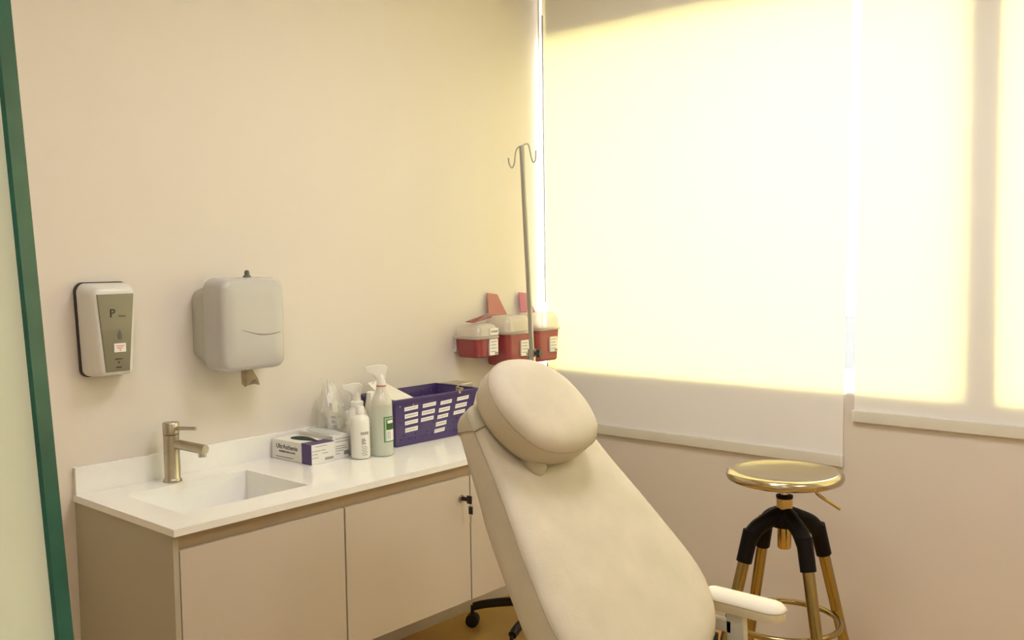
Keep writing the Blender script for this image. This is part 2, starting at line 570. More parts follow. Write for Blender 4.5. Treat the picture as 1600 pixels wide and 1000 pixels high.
fx, fy = -1.940, -0.078
fa = thing('basin_tap', (fx, fy, HC), 'brushed steel mixer tap standing behind the basin', 'tap')
MB().lathe([(0.029, 0), (0.029, 0.006), (0.026, 0.010), (0.0245, 0.012), (0.0245, 0.150)], (fx, fy, HC), 32).build('tap_body', M['steel'], fa)
MB().lathe([(0.0240, 0.1515), (0.0255, 0.153), (0.0255, 0.186), (0.0235, 0.189), (0.002, 0.1895)], (fx, fy, HC), 32).build('tap_cap', M['steel'], fa)
sd = Vector((0.30, -0.95, 0)).normalized()
mb = MB()
s0 = Vector((fx, fy, HC + 0.122)) + sd * 0.012
mb.tube([s0, s0 + sd * 0.125 + Vector((0, 0, -0.012))], 0.0155, 20, spline=False)
sp = mb.build('spout', M['steel'], fa)
e = s0 + sd * 0.112 + Vector((0, 0, -0.015))
MB().cyl(e, e + Vector((0, 0, -0.020)), 0.0125).build('aerator', M['chrome'], sp)
h0 = Vector((fx, fy, HC + 0.171)) + sd * 0.022
MB().cyl(h0, h0 + sd * 0.078 + Vector((0, 0, 0.004)), 0.0062, 0.0058, 14).build('lever', M['steel'], fa)


# ------------------------------------------------------------------ dispensers on the wall
def front_ring(cx, cz, y, outline):
    return [Vector((cx + a, y, cz + b)) for a, b in outline]


def XZ(x, y, z, size=1):   # text frame: on a plane facing -Y
    return Matrix.Translation((x, y, z)) @ Matrix.Rotation(PI / 2, 4, 'X')


sx_, sz_ = -2.113, 1.310
soap = thing('soap_dispenser', (sx_, 0, 1.165), 'white and grey soap dispenser with smoky window on the wall', 'soap dispenser')


def soap_outline(hw_t, hw_b, hh, r):
    out = []
    for a, b in rrect(hw_t, hh, r, 7):
        k = (b + hh) / (2 * hh)
        w = (hw_b + (hw_t - hw_b) * k) / hw_t
        arch = 0.012 * (1 - (a / hw_t) ** 2) * max(0.0, (b / hh - 0.5) / 0.5)
        out.append((a * w, b + arch))
    return out


mb = MB()
mb.loft([front_ring(sx_, sz_, -0.0005, soap_outline(.082, .072, .140, .022)), front_ring(sx_, sz_, -0.016, soap_outline(.082, .072, .140, .022))])
mb.build('back_plate', M['black'], soap, 40, 'black back plate')
mb = MB()
mb.loft([front_ring(sx_, sz_, -0.0165, soap_outline(.080, .070, .137, .022)),
         front_ring(sx_, sz_ - .001, -0.050, soap_outline(.080, .069, .136, .022)),
         front_ring(sx_, sz_ - 0.004, -0.082, soap_outline(.069, .054, .130, .018)),
         front_ring(sx_, sz_ - 0.005, -0.092, soap_outline(.064, .047, .127, .016)),
         front_ring(sx_, sz_ - 0.005, -0.0955, soap_outline(.060, .043, .123, .012)),
         front_ring(sx_, sz_ - 0.005, -0.097, soap_outline(.056, .039, .118, .008))])
mb.build('cover', M['grey_white'], soap, 35)
win = MB()
nn = 9
def win_ring(y, g):
    return [Vector((sx_ + a, y, sz_ + b)) for a, b in
            [(-.056 + g, 0.110 - g)] + [(-.056 + g + (0.112 - 2 * g) * i / 8, 0.110 - g) for i in range(1, 9)] +
            [(.036 - g, -.122 + g)] + [(.036 - g - (0.072 - 2 * g) * i / 8, -.122 + g) for i in range(1, 9)]]
win.loft([win_ring(-0.0955, 0), win_ring(-0.1000, 0), win_ring(-0.1012, 0.0015)])
wo = win.build('window_panel', M['smoke'], soap, 35, 'smoky grey window panel')
mb = MB()
mb.text('P', XZ(sx_ - 0.012, -0.1022, sz_ + 0.052), 0.036)
mb.build('letter_mark', M['ink'], wo, 0, 'black letter P')
mb = MB()
mb.text('Foam', XZ(sx_ + 0.018, -0.1018, sz_ + 0.044), 0.010)
mb.build('small_print', M['mid_ink'], wo, 0)
mb = MB()
mb.lathe([(0.002, 0), (0.011, 0), (0.012, 0.012), (0.009, 0.030), (0.009, 0.040), (0.002, 0.042)], (sx_ + 0.008, -0.094, sz_ - 0.026), 16, sy=0.8)
mb.build('pump_nozzle', M['mid_ink'], wo, 40)
st = MB().box(sx_ - 0.011, sx_ + 0.025, -0.1035, -0.1005, sz_ - 0.064, sz_ - 0.038).build('sticker', M['sticker'], wo, 0, 'white sticker with red lines')
mb = MB()
for q in range(3):
    mb.box(sx_ - 0.005 + q * .002, sx_ + 0.020 - q * .003, -0.1040, -0.1034, sz_ - 0.0455 - q * 0.0045, sz_ - 0.0435 - q * 0.0045)
mb.box(sx_ + 0.005, sx_ + 0.009, -0.1040, -0.1034, sz_ - 0.061, sz_ - 0.057)
mb.build('sticker_print', M['red_ink'], st, 0)
mb = MB()
mb.box(sx_ - 0.008, sx_ + 0.014, -0.1022, -0.1012, sz_ - 0.086, sz_ - 0.0835)
mb.box(sx_ + 0.001, sx_ + 0.004, -0.1022, -0.1012, sz_ - 0.098, sz_ - 0.092)
mb.box(sx_ - 0.006, sx_ + 0.010, -0.1022, -0.1012, sz_ - 0.111, sz_ - 0.108)
mb.lathe([(0.0004, 0), (0.0036, 0), (0.0036, 0.001), (0.0004, 0.0012)], (sx_ + 0.022, -0.1000, sz_ - 0.110), 14, True, Matrix.Rotation(PI / 2, 4, 'X'))
mb.build('sensor_marks', M['ink'], wo, 0)

tx, tz = -1.676, 1.306
tow = thing('towel_dispenser', (tx, 0, 1.15), 'glossy white paper towel dispenser on the wall, brown towel end hanging out', 'towel dispenser')
mb = MB()
mb.loft([front_ring(tx, tz, -0.0005, rrect(.132, .118, .04)), front_ring(tx, tz, -0.050, rrect(.136, .130, .04)), front_ring(tx, tz, -0.066, rrect(.126, .140, .04))])
mb.build('back_shell', M['shell_back'], tow, 40)
cover = MB()
OL = [(a - .005, b) for a, b in rrect(.124, .154, .040, 8)]
cover.loft([front_ring(tx, tz, -0.064, inset(OL, .006)), front_ring(tx, tz, -0.067, OL), front_ring(tx, tz, -0.140, inset(OL, .0015)),
            front_ring(tx, tz, -0.157, inset(OL, .005)), front_ring(tx, tz, -0.166, inset(OL, .011)), front_ring(tx, tz, -0.1715, inset(OL, .022)),
            front_ring(tx, tz, -0.173, [(a * .55, b * .6) for a, b in OL])])
cover.build('cover', M['white_plastic'], tow, 50)
mb = MB()
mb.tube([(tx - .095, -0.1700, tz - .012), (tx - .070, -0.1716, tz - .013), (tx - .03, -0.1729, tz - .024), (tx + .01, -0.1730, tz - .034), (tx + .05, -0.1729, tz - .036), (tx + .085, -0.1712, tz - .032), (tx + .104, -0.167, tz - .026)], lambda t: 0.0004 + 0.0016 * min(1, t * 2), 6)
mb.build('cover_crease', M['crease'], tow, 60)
mb = MB()
mb.lathe([(0.014, 0), (0.013, 0.006), (0.0085, 0.009), (0.0085, 0.018), (0.006, 0.024), (0.001, 0.025)], (tx + 0.016, -0.100, tz + 0.152), 16)
mb.build('lock_key', M['mid_ink'], tow, 40, 'small dark key on top')
mb = MB()
rings = []
for j in range(6):
    v = j / 5
    ring = []
    for i in range(16):
        a = 2 * PI * i / 16
        rr = (0.016 + 0.014 * v) * (1 + 0.22 * math.sin(3 * a + 1.3 * v) + 0.10 * math.sin(5 * a))
        ring.append(Vector((tx + 0.008 + 0.012 * v + rr * math.cos(a), -0.095 + rr * 0.55 * math.sin(a), tz - 0.150 - 0.052 * v - (0.012 * math.sin(2 * a + 1) if j == 5 else 0))))
    rings.append(ring)
mb.loft(rings)
mb.build('paper_towel_end', M['paper_brown'], tow, 60, 'crumpled brown paper end')


# ------------------------------------------------------------------ sharps containers
def sharps(cx, zb, zt, label, flap_pts, flap_mat, w=0.175, d=0.150, lidh=0.065, wing=None):
    t = thing('sharps_container', (cx, -0.015, zb), label, 'sharps container', 'red sharps containers')
    cy = -0.012 - d / 2
    OLb = rrect(w / 2 - 0.010, d / 2 - 0.008, 0.030, 5)
    OLt = rrect(w / 2, d / 2, 0.034, 5)
    def rg(ol, z):
        return [Vector((cx + a, cy + b, z)) for a, b in ol]
    mb = MB()
    mb.loft([rg(inset(OLb, .006), zb), rg(OLb, zb + .006), rg(inset(OLt, .003), zt - 0.004), rg(OLt, zt - 0.003)])
    body = mb.build('bin_body', M['red'], t, 40)
    mb = MB()
    mb.loft([rg(inset(OLt, -.005), zt - 0.003), rg(inset(OLt, -.006), zt), rg(inset(OLt, -.006), zt + .006), rg(inset(OLt, -.002), zt + .008)])
    mb.build('rim', M['clear_lid'], t, 40)
    mb = MB()
    mb.loft([rg(inset(OLt, .002), zt + .009), rg(inset(OLt, .004), zt + lidh * .6), rg(inset(OLt, .012), zt + lidh * .85), rg(inset(OLt, .028), zt + lidh)])
    lid = mb.build('clear_lid', M['clear_lid'], t, 40)
    fl = MB()
    fl.slab([Vector(p) for p in flap_pts], (0.001, -0.003, 0.001))
    fl.build('flap', flap_mat, lid, 0, 'open hinged flap')
    if wing:
        fl = MB()
        fl.slab([Vector(p) for p in wing], (0.0, -0.001, 0.003))
        fl.build('flap', M['dark_red'], lid, 0, 'dark red tilted flap')
    # label on the front
    yl = cy - d / 2 + 0.001
    zl = zb + (zt - zb) * 0.52
    lw = 0.026
    x0 = cx + 0.024
    lb = MB().box(x0 - lw, x0 + lw, yl - 0.004, yl + 0.004, zl - 0.034, zl + 0.034).build('warning_label', M['sticker'], body, 0)
    mb = MB()
    for q in range(4):
        mb.box(x0 - lw * .75, x0 + lw * (.7 - .2 * (q % 2)), yl - 0.0048, yl - 0.0038, zl + 0.022 - q * 0.014, zl + 0.0245 - q * 0.014)
    mb.box(x0 + lw * .2, x0 + lw * .95, yl - 0.0048, yl - 0.0038, zl - 0.032, zl - 0.022)
    mb.build('label_print', M['grey_ink'], lb, 0)
    mb = MB()
    mb.box(cx - 0.05, cx + 0.05, -0.012, -0.0005, zb + 0.02, zt - 0.01, 0.002)
    mb.build('wall_bracket', M['sticker'], t, 0)
    return t, cy


t, cy = sharps(-0.538, 1.095, 1.177, 'smaller red sharps container at the left of the wall row, dark flap open',
               [(-0.654, -0.13, 1.251), (-0.611, -0.14, 1.244), (-0.413, -0.06, 1.254), (-0.423, -0.05, 1.274)], M['dark_red'], lidh=0.058, w=0.142)
lt = MB().box(-0.536, -0.486, -0.166, -0.1575, 1.190, 1.217)
lb = lt.build('lid_tag', M['sticker'], t, 0, 'white tag on the lid')
MB().text('SHARP', XZ(-0.511, -0.1665, 1.203), 0.0135).build('tag_print', M['ink'], lb, 0)
sharps(-0.335, 1.045, 1.185, 'larger red sharps container in the middle of the wall row, salmon flap upright',
       [(-0.401, -0.03, 1.262), (-0.282, -0.03, 1.260), (-0.328, -0.015, 1.351), (-0.391, -0.015, 1.359)], M['red_light'], lidh=0.075)
sharps(-0.135, 1.045, 1.188, 'red sharps container at the right of the wall row, next to the blind, pink flap',
       [(-0.185, -0.03, 1.264), (-0.081, -0.03, 1.260), (-0.13, -0.015, 1.35), (-0.18, -0.015, 1.355)], M['pink'], lidh=0.075)

# ------------------------------------------------------------------ IV stand
pb = Vector((-0.4735, -0.390, 0.07))
pt = Vector((-0.518, -0.337, 1.965))
iv = thing('drip_stand', (pb.x, pb.y, FZ), 'slim grey drip stand with two hooks behind the chair, black castor base', 'drip stand')
mid = pb.lerp(pt, 0.56)
MB().cyl(pb, mid, 0.0135, n=16).build('outer_pole', M['chrome'], iv)
MB().cyl(mid, pt, 0.0105, n=16).build('inner_pole', M['dark_steel'], iv)
axis = (pt - pb).normalized()
kz = pb.lerp(pt, 0.555)
mb = MB()
mb.cyl(kz - axis * 0.016, kz + axis * 0.016, 0.0165, n=16)
mb.build('clamp_sleeve', M['dark_steel'], iv)
kd = Vector((0.25, -0.97, 0)).normalized()
mb = MB()
mb.cyl(kz + kd * 0.012, kz + kd * 0.026, 0.006)
mb.cyl(kz + kd * 0.024, kz + kd * 0.040, 0.0165, 0.0150)
mb.build('clamp_knob', M['black'], iv, label='black clamp knob')
hd = Vector((0.66, -0.75, 0)).normalized()
hk = MB()
def hp(a, b):
    return pt + hd * a + Vector((0, 0, b))
hk.tube([hp(-.054, -.048), hp(-.051, -.072), hp(-.041, -.088), hp(-.031, -.072), hp(-.025, -.030), hp(-.018, -.010), hp(0.0, 0.0), hp(0.022, 0.008), hp(0.030, -.004), hp(0.038, -.044), hp(.046, -.066), hp(.055, -.058), hp(.058, -.020)], 0.0030, 8)
hk.build('double_hook', M['dark_steel'], iv)
mb = MB()
mb.lathe([(0.02, -0.02), (0.034, -0.012), (0.034, 0.030), (0.020, 0.045), (0.014, 0.075)], pb, 20)
mb.build('base_hub', M['black'], iv)
for k in range(5):
    a = math.radians(122.8 + 72 * k)
    dr = Vector((math.cos(a), math.sin(a), 0))
    base = Vector((pb.x, pb.y, FZ))
    tip = base + dr * 0.300 + Vector((0, 0, 0.085))
    mb = MB()
    mb.tube([base + dr * 0.02 + Vector((0, 0, 0.118)), base + dr * 0.15 + Vector((0, 0, 0.112)), base + dr * 0.25 + Vector((0, 0, 0.098)), tip], lambda t: 0.020 - 0.003 * t, 12)
    lg = mb.build('base_leg', M['black'], iv)
    sdv = Vector((-dr.y, dr.x, 0))
    cc = base + dr * 0.306 + Vector((0, 0, 0.0275))
    mb = MB()
    for s in (-1, 1):
        mb.tube([cc + sdv * s * 0.006, cc + sdv * s * 0.022], 0.0273, 20, spline=False)
    mb.cyl(cc + Vector((0, 0, 0.0)), cc + Vector((0, 0, 0.062)), 0.008)
    mb.tube([cc + sdv * -0.006, cc + sdv * 0.006], 0.029, 20, spline=False)
    mb.build('castor', M['black'], lg)

# ------------------------------------------------------------------ things on the worktop
def boxframe(A, B, zb, h):
    """A: origin corner (long side start), u along long side, v along short side"""
    pass


def carton(name, P, u, v, L, W, Hh, label, group):
    t = thing(name, (P.x, P.y, HC), label, 'glove box', group)
    u = u.normalized(); v = v.normalized()
    mtx = Matrix(((u.x, v.x, 0, P.x), (u.y, v.y, 0, P.y), (0, 0, 1, HC), (0, 0, 0, 1)))
    return t, mtx


# front box: origin = near-front corner (485,728); u runs back to the wall, v to the right
P = Vector((-1.527, -0.246, 0))
t, MX = carton('glove_box', P, Vector((-0.02, 1, 0)), Vector((1, -0.0, 0)), .2, .1, .07, 'white and purple glove box, dark glove showing in its slot', 'glove boxes')
Lb, Wb, Hb = 0.222, 0.098, 0.070
bx = MB().box(0, Lb, 0, Wb, 0.0005, Hb, 0.0012, 1, MX).build('carton', M['carton'], t, 0)
MB().box(-0.0006, 0.052, -0.0006, 0.001, 0.001, Hb + 0.0004, 0, 1, MX).box(0.0, 0.055, -0.0004, Wb, Hb - 0.001, Hb + 0.0006, 0, 1, MX).build('purple_panel', M['purple_print'], bx, 0, 'purple printed corner')
mb = MB()
ov = [(Lb * .48 + .070 * math.cos(2 * PI * i / 24), Wb * .60 + .024 * math.sin(2 * PI * i / 24) + 0.009 * math.sin(4 * PI * i / 24), Hb + 0.0004) for i in range(24)]
mb.slab([MX @ Vector(p) for p in ov], (0, 0, 0.0012))
mb.build('slot', M['dark_hole'], bx, 0, 'dark oval slot')
mb = MB()
# writing on the long side (faces -X)
fm = MX @ Matrix.Translation((0.135, -0.0009, 0.047)) @ Matrix.Rotation(PI, 4, 'Z') @ Matrix.Rotation(PI / 2, 4, 'X') @ Matrix.Scale(1, 4)
fm = MX @ Matrix(((-1, 0, 0, 0.135), (0, 0, -1, -0.0006), (0, 1, 0, 0.047), (0, 0, 0, 1)))
mb.text('UltrAsthenia', fm, 0.0235)
fm2 = MX @ Matrix(((-1, 0, 0, 0.135), (0, 0, -1, -0.0006), (0, 1, 0, 0.030), (0, 0, 0, 1)))
mb.text('EXAMINATION GLOVES', fm2, 0.0085)
mb.box(0.10, 0.20, -0.0009, 0.0, 0.010, 0.0115, 0, 1, MX)
mb.build('box_writing', M['ink'], bx, 0)
mb = MB()
for (ya, yb, za) in ((.018, .066, .060), (.012, .030, .045), (.040, .060, .045), (.012, .026, .034), (.046, .070, .034), (.012, .028, .022)):
    mb.box(-0.0009, 0.0, ya, yb, za, za + 0.002, 0, 1, MX)
for ya, za in ((.008, .044), (.036, .044), (.008, .033), (.008, .021)):
    mb.box(-0.0009, 0.0, ya - .003, ya, za, za + .0035, 0, 1, MX)
for q in range(6):
    mb.box(-0.0009, 0.0, .058 + q * .006, .062 + q * .006, .010, .019, 0, 1, MX)
mb.build('end_print', M['grey_ink'], bx, 0)

P = Vector((-1.425, -0.232, 0))
t, MX = carton('glove_box', P, Vector((0, 1, 0)), Vector((1, 0, 0)), .2, .1, .07, 'white glove box with pale film oval on top, behind the purple-cornered box', 'glove boxes')
Lb, Wb, Hb = 0.195, 0.070, 0.084
bx = MB().box(0, Lb, 0, Wb, 0.0005, Hb, 0.0012, 1, MX).build('carton', M['carton'], t, 0)
mb = MB()
ov = [(Lb * .48 + .088 * math.cos(2 * PI * i / 28), Wb * .5 + .034 * math.sin(2 * PI * i / 28), Hb + 0.0004) for i in range(28)]
mb.slab([MX @ Vector(p) for p in ov], (0, 0, 0.0025))
mb.build('film_oval', M['film'], bx, 30, 'pale blue film')
mb = MB()
for za, ya, yb in ((.070, .012, .074), (.060, .012, .074), (.044, .012, .055), (.036, .012, .060), (.028, .012, .045), (.018, .012, .030)):
    mb.box(-0.0009, 0.0, ya, yb, za, za + 0.0022, 0, 1, MX)
mb.box(-0.0009, 0.0, .048, .072, .012, .026, 0, 1, MX)
mb.build('end_print', M['grey_ink'], bx, 0)

# pump bottle
vx = Vector((R_.x, R_.y, 0)).normalized()     # along the wall-to-window reading direction of the labels
wx, wy = -1.342, -0.282
t = thing('lotion_bottle', (wx, wy, HC), 'short white lotion bottle with grey printing, in front of the white trigger bottle', 'bottle')
MB().lathe([(0.022, 0.0005), (0.0305, 0.003), (0.033, 0.010), (0.033, 0.130), (0.0315, 0.141), (0.0265, 0.149), (0.018, 0.153), (0.0155, 0.155)], (wx, wy, HC), 32).build('bottle_body', M['bottle_white'], t, 50)
MB().lathe([(0.0150, 0.1545), (0.0155, 0.156), (0.0155, 0.180), (0.0145, 0.183), (0.002, 0.184)], (wx, wy, HC), 24).build('screw_cap', M['bottle_white'], t, 40)
pd = Vector((-0.75, 0.66, 0)).normalized()
sd2 = Vector((-pd.y, pd.x, 0))
def prof(pts, half):
    return [hb0 + pd * a + Vector((0, 0, b)) - sd2 * half for a, b in pts]
def lab_mtx(cx, cy, r, ang, z):
    n = Vector((math.cos(ang), math.sin(ang), 0))
    x = Vector((-n.y, n.x, 0))
    p = Vector((cx, cy, z)) + n * r
    return Matrix(((x.x, 0, n.x, p.x), (x.y, 0, n.y, p.y), (0, 1, 0, p.z), (0, 0, 0, 1)))
mb = MB()
a0 = math.radians(-105)
for q in range(9):
    mm = lab_mtx(wx, wy, 0.0332, a0 - 0.36 + q * 0.11, HC + 0.092)
    mb.box(-0.0012, 0.0012 - 0.0008 * (q % 2), -0.005, 0.005, -0.0004, 0.0004, 0, 1, mm)
    mb.box(-0.0014, 0.0014, 0.0030 * (1 - 2 * (q % 2)), 0.0030 * (1 - 2 * (q % 2)) + 0.002, -0.0004, 0.0004, 0, 1, mm)
for q in range(4):
    mm = lab_mtx(wx, wy, 0.0332, a0 - 0.05, HC + 0.072 - q * 0.0055)
    mb.box(-0.009, 0.004 + 0.003 * (q % 2), -0.0016, 0.0016, -0.0004, 0.0004, 0, 1, mm)
for q in range(6):
    mm = lab_mtx(wx, wy, 0.0332, a0 + (0.05 if q % 2 else -0.05), HC + 0.046 - q * 0.006)
    mb.box(-0.010, 0.010, -0.0008, 0.0008, -0.0004, 0.0004, 0, 1, mm)
mb.build('label_print', M['grey_ink'], t, 0)

# spray bottle
gx, gy = -1.262, -0.305
t = thing('spray_bottle', (gx, gy, HC), 'tall milky spray bottle with white trigger and green label', 'bottle')
MB().lathe([(0.026, 0.0005), (0.036, 0.003), (0.0385, 0.010), (0.0375, 0.150), (0.0370, 0.182)], (gx, gy, HC), 32).build('bottle_body', M['bottle_clear'], t, 50)
MB().lathe([(0.0370, 0.1825), (0.0365, 0.192), (0.033, 0.203), (0.0255, 0.217), (0.0195, 0.233), (0.0170, 0.246)], (gx, gy, HC), 32).build('bottle_shoulder', M['bottle_top'], t, 50)
MB().lathe([(0.0165, 0.2462), (0.0175, 0.247), (0.0175, 0.250), (0.0165, 0.2508)], (gx, gy, HC), 24).build('neck_ring', M['red_ring'], t, 40, 'thin red ring')
def trigger_head(parent, cx, cy, zn, k, material):
    # neck skirt, flared head and finger lever of a trigger sprayer
    global hb0
    hb0 = Vector((cx, cy, zn))
    tr = MB()
    tr.lathe([(0.0175 * k, 0), (0.018 * k, 0.002), (0.0165 * k, 0.030 * k), (0.013 * k, 0.044 * k)], hb0, 20)
    pp = [(-.015, .018), (.012, .018), (.016, .032), (.032, .046), (.060, .056), (.062, .066), (.060, .073), (.010, .080), (-.016, .078), (-.026, .070), (-.020, .044)]
    pp = [(a * k, b * k) for a, b in pp]
    tr.loft([prof([(a * .94, b * .985 + .001) for a, b in pp], .011 * k), prof(pp, .008 * k), prof(pp, -.008 * k), prof([(a * .94, b * .985 + .001) for a, b in pp], -.011 * k)])
    th = tr.build('trigger_head', material, parent, 30)
    mb = MB()
    tp = [hb0 + pd * a * k + Vector((0, 0, b * k)) for a, b in ((.026, .044), (.030, .030), (.028, .016), (.034, .004))]
    mb.tube(tp, lambda q: (0.004 - 0.0015 * q) * k, 10)
    mb.build('trigger', material, th)

trigger_head(t, gx, gy, HC + 0.251, 0.90, M['bottle_white'])
def cyl_patch(cx, cy, r, a0, a1, z0, z1, n=10):
    mb = MB()
    for i in range(n):
        p = [a0 + (a1 - a0) * i / n, a0 + (a1 - a0) * (i + 1) / n]
        c = [Vector((cx + r * math.cos(a), cy + r * math.sin(a), 0)) for a in p]
        mb.quad([c[0] + Vector((0, 0, z0)), c[1] + Vector((0, 0, z0)), c[1] + Vector((0, 0, z1)), c[0] + Vector((0, 0, z1))])
    return mb
lg = cyl_patch(gx, gy, 0.0388, math.radians(-122), math.radians(-40), HC + 0.052, HC + 0.142).build('label', M['pale_green'], t, 40, 'green framed label')
for (a_0, a_1, z_0, z_1) in ((-122, -116, .052, .142), (-116, -40, .138, .142), (-116, -40, .052, .055)):
    cyl_patch(gx, gy, 0.0391, math.radians(a_0), math.radians(a_1), HC + z_0, HC + z_1).build('label_frame', M['green_label'], lg, 40)
cyl_patch(gx, gy, 0.0391, math.radians(-108), math.radians(-48), HC + 0.096, HC + 0.132).build('label_logo', M['green_dark'], lg, 40)
cyl_patch(gx, gy, 0.0394, math.radians(-102), math.radians(-60), HC + 0.118, HC + 0.129).build('label_logo_light', M['sticker'], lg, 40)
cyl_patch(gx, gy, 0.0391, math.radians(-108), math.radians(-48), HC + 0.057, HC + 0.094).build('label_panel', M['sticker'], lg, 40)
mb = MB()
for q in range(2):
    mm = lab_mtx(gx, gy, 0.0394, math.radians(-100 + 12 * q), HC + 0.076)
    mb.box(-0.0012, 0.0012, -0.014, 0.014, -0.0003, 0.0003, 0, 1, mm)
mb.build('label_writing', M['grey_ink'], lg, 0)

# white trigger bottle behind the lotion bottle
ux, uy = -1.292, -0.205
t = thing('trigger_bottle', (ux, uy, HC), 'white round-shouldered trigger bottle standing behind the lotion bottle', 'bottle')
MB().lathe([(0.026, 0.0005), (0.036, 0.003), (0.038, 0.012), (0.038, 0.120), (0.035, 0.140), (0.028, 0.158), (0.0215, 0.168), (0.0205, 0.172)], (ux, uy, HC), 32).build('bottle_body', M['bottle_white'], t, 50)
MB().lathe([(0.0205, 0.171), (0.0235, 0.173), (0.0235, 0.186), (0.020, 0.190), (0.010, 0.192)], (ux, uy, HC), 28).build('screw_collar', M['bottle_white'], t, 40)
trigger_head(t, ux, uy, HC + 0.186, 0.84, M['bottle_white'])

# crumpled clear bag with pouches
gxb, gyb = -1.286, -0.086
mb = MB()
rings = []
NB = 40
for j in range(22):
    v = j / 21
    r = 0.056 * (1 - 0.15 * v) if v < 0.6 else 0.051 * (1 - (v - 0.6) / 0.4 * 0.70)
    ring = []
    for i in range(NB):
        a = 2 * PI * i / NB
        q = Vector((math.cos(a) * 1.6, math.sin(a) * 1.6, v * 3.2))
        k = 1 + 0.22 * noise.noise(q * 1.3) + 0.16 * noise.noise(q * 3.1) + 0.07 * noise.noise(q * 7)
        z = HC + 0.001 + 0.252 * v + (0.020 * noise.noise(q * 2.2) if v > 0.6 else 0)
        ring.append(Vector((gxb - 0.028 * v + r * k * math.cos(a), gyb + 0.02 * v + min(r, 0.08) * k * math.sin(a), z)))
    rings.append(ring)
mb.loft(rings, True, False)
bag = tag(mb.build('plastic_bag', M['bag'], None, 25), 'crumpled clear plastic bag of dressings behind the bottles', 'plastic bag')
for k, (px, py, pz, ry, rz, s) in enumerate(((-1.312, -0.098, HC + 0.085, 0.16, 0.5, .9), (-1.276, -0.108, HC + 0.085, -0.10, 0.75, .9), (-1.286, -0.062, HC + 0.125, 0.1, 0.6, 0.8))):
    mt = Matrix.Translation((px, py, pz)) @ Matrix.Rotation(-0.85 + rz * 0.3, 4, 'Z') @ Matrix.Rotation(ry, 4, 'Y')
    mb = MB()
    rings = []
    for j in range(9):
        v = j / 8 * 2 - 1
        th_ = 0.010 * (1 - v * v) + 0.0008
        rings.append([mt @ Vector((a * s, (b * th_ / 0.01), v * 0.062 * s)) for a, b in rrect(0.030 + 0.004 * math.sin(v * 4 + k), 0.01, 0.0099, 5)])
    mb.loft(rings)
    t = tag(mb.build('dressing_pouch', M['pouch'], None, 50),
            ('white printed dressing pouch, leftmost inside the clear bag', 'white printed dressing pouch, nearest the trigger bottle inside the clear bag', 'white dressing pouch standing at the back inside the clear bag')[k], 'pouch', 'dressing pouches in the bag')
    mb = MB()
    for q in range(5):
        xa = -0.018 + 0.008 * (q % 3)
        zq = 0.035 - q * 0.016
        th_ = 0.010 * (1 - (zq / 0.062) ** 2) + 0.0014
        mb.box(xa, xa + 0.010, -th_ - 0.0006, -th_, zq, zq + 0.005, 0, 1, mt)
    mb.build('pouch_print', M['mid_ink'], t, 0)
# small rolled bag end behind
mb = MB()
rings = []
for j in range(8):
    v = j / 7
    ring = []
    for i in range(18):
        a = 2 * PI * i / 18
        k = 1 + 0.22 * math.sin(3 * a + 4 * v) + 0.12 * math.sin(7 * a)
        r = (0.030 - 0.014 * abs(v - 0.4)) * k
        ring.append(Vector((-1.186 + r * math.cos(a), -0.165 + r * math.sin(a), HC + 0.001 + 0.205 * v)))
    rings.append(ring)
mb.loft(rings)
tag(mb.build('rolled_dressing', M['pouch'], None, 60), 'rolled white wrapped dressing between the spray bottle and the purple basket', 'dressing')

# ------------------------------------------------------------------ purple basket
ZR = 0.993
RIM = [Vector((-1.152, -0.252, ZR)), Vector((-0.730, -0.266, ZR)), Vector((-0.722, -0.020, ZR)), Vector((-1.118, -0.020, ZR))]
BAS = [Vector((-1.146, -0.244, HC + 0.001)), Vector((-0.778, -0.254, HC + 0.001)), Vector((-0.772, -0.046, HC + 0.001)), Vector((-1.112, -0.046, HC + 0.001))]
ba = thing('storage_basket', ((RIM[0].x + RIM[1].x) / 2, -0.14, HC), 'purple perforated plastic basket covered in white name strips', 'basket')
def perforated(k, cols, rows, holes):
    mb = MB()
    a0, a1, b0, b1 = BAS[k], BAS[(k + 1) % 4], RIM[k], RIM[(k + 1) % 4]
    us = [0.0]
    for c in range(cols):
        us += [(c + 0.36) / cols, (c + 0.64) / cols]
    us.append(1.0)
    vs_ = [0.0]
    for r in range(rows):
        vs_ += [(r + 0.33) / rows, (r + 0.67) / rows]
    vs_.append(1.0)
    g = [[mb.bm.verts.new((a0.lerp(a1, u)).lerp(b0.lerp(b1, u), v)) for u in us] for v in vs_]
    for r in range(len(vs_) - 1):
        for c in range(len(us) - 1):
            if r % 2 == 1 and c % 2 == 1 and holes(c // 2, r // 2):
                continue
            mb.bm.faces.new((g[r][c], g[r][c + 1], g[r + 1][c + 1], g[r + 1][c]))
    return mb
panels = []
for k, cols, rows in ((0, 26, 11), (1, 15, 11), (2, 26, 11), (3, 15, 11)):
    f = (lambda c, r: ((c * 5 + r * 3) % 4 == 0 and 1 <= r <= 9 and 1 <= c <= cols - 2) or (r == 1 and 3 < c < cols - 3 and c % 2 == 0))
    o = perforated(k, cols, rows, f).build('side_wall', M['purple'], ba, 0)
    md = o.modifiers.new('thick', 'SOLIDIFY')
    md.thickness = 0.0025
    md.offset = 0
    panels.append(o)
mb = MB()
mb.loft([[p + Vector((0, 0, 0.0)) for p in BAS], [p + Vector((0, 0, 0.003)) for p in BAS]])
mb.build('bottom', M['purple'], ba, 0)
mb = MB()
ctr = sum(RIM, Vector()) / 4
def rimring(d, z):
    return [p + (p - ctr).normalized() * d + Vector((0, 0, z)) for p in RIM]
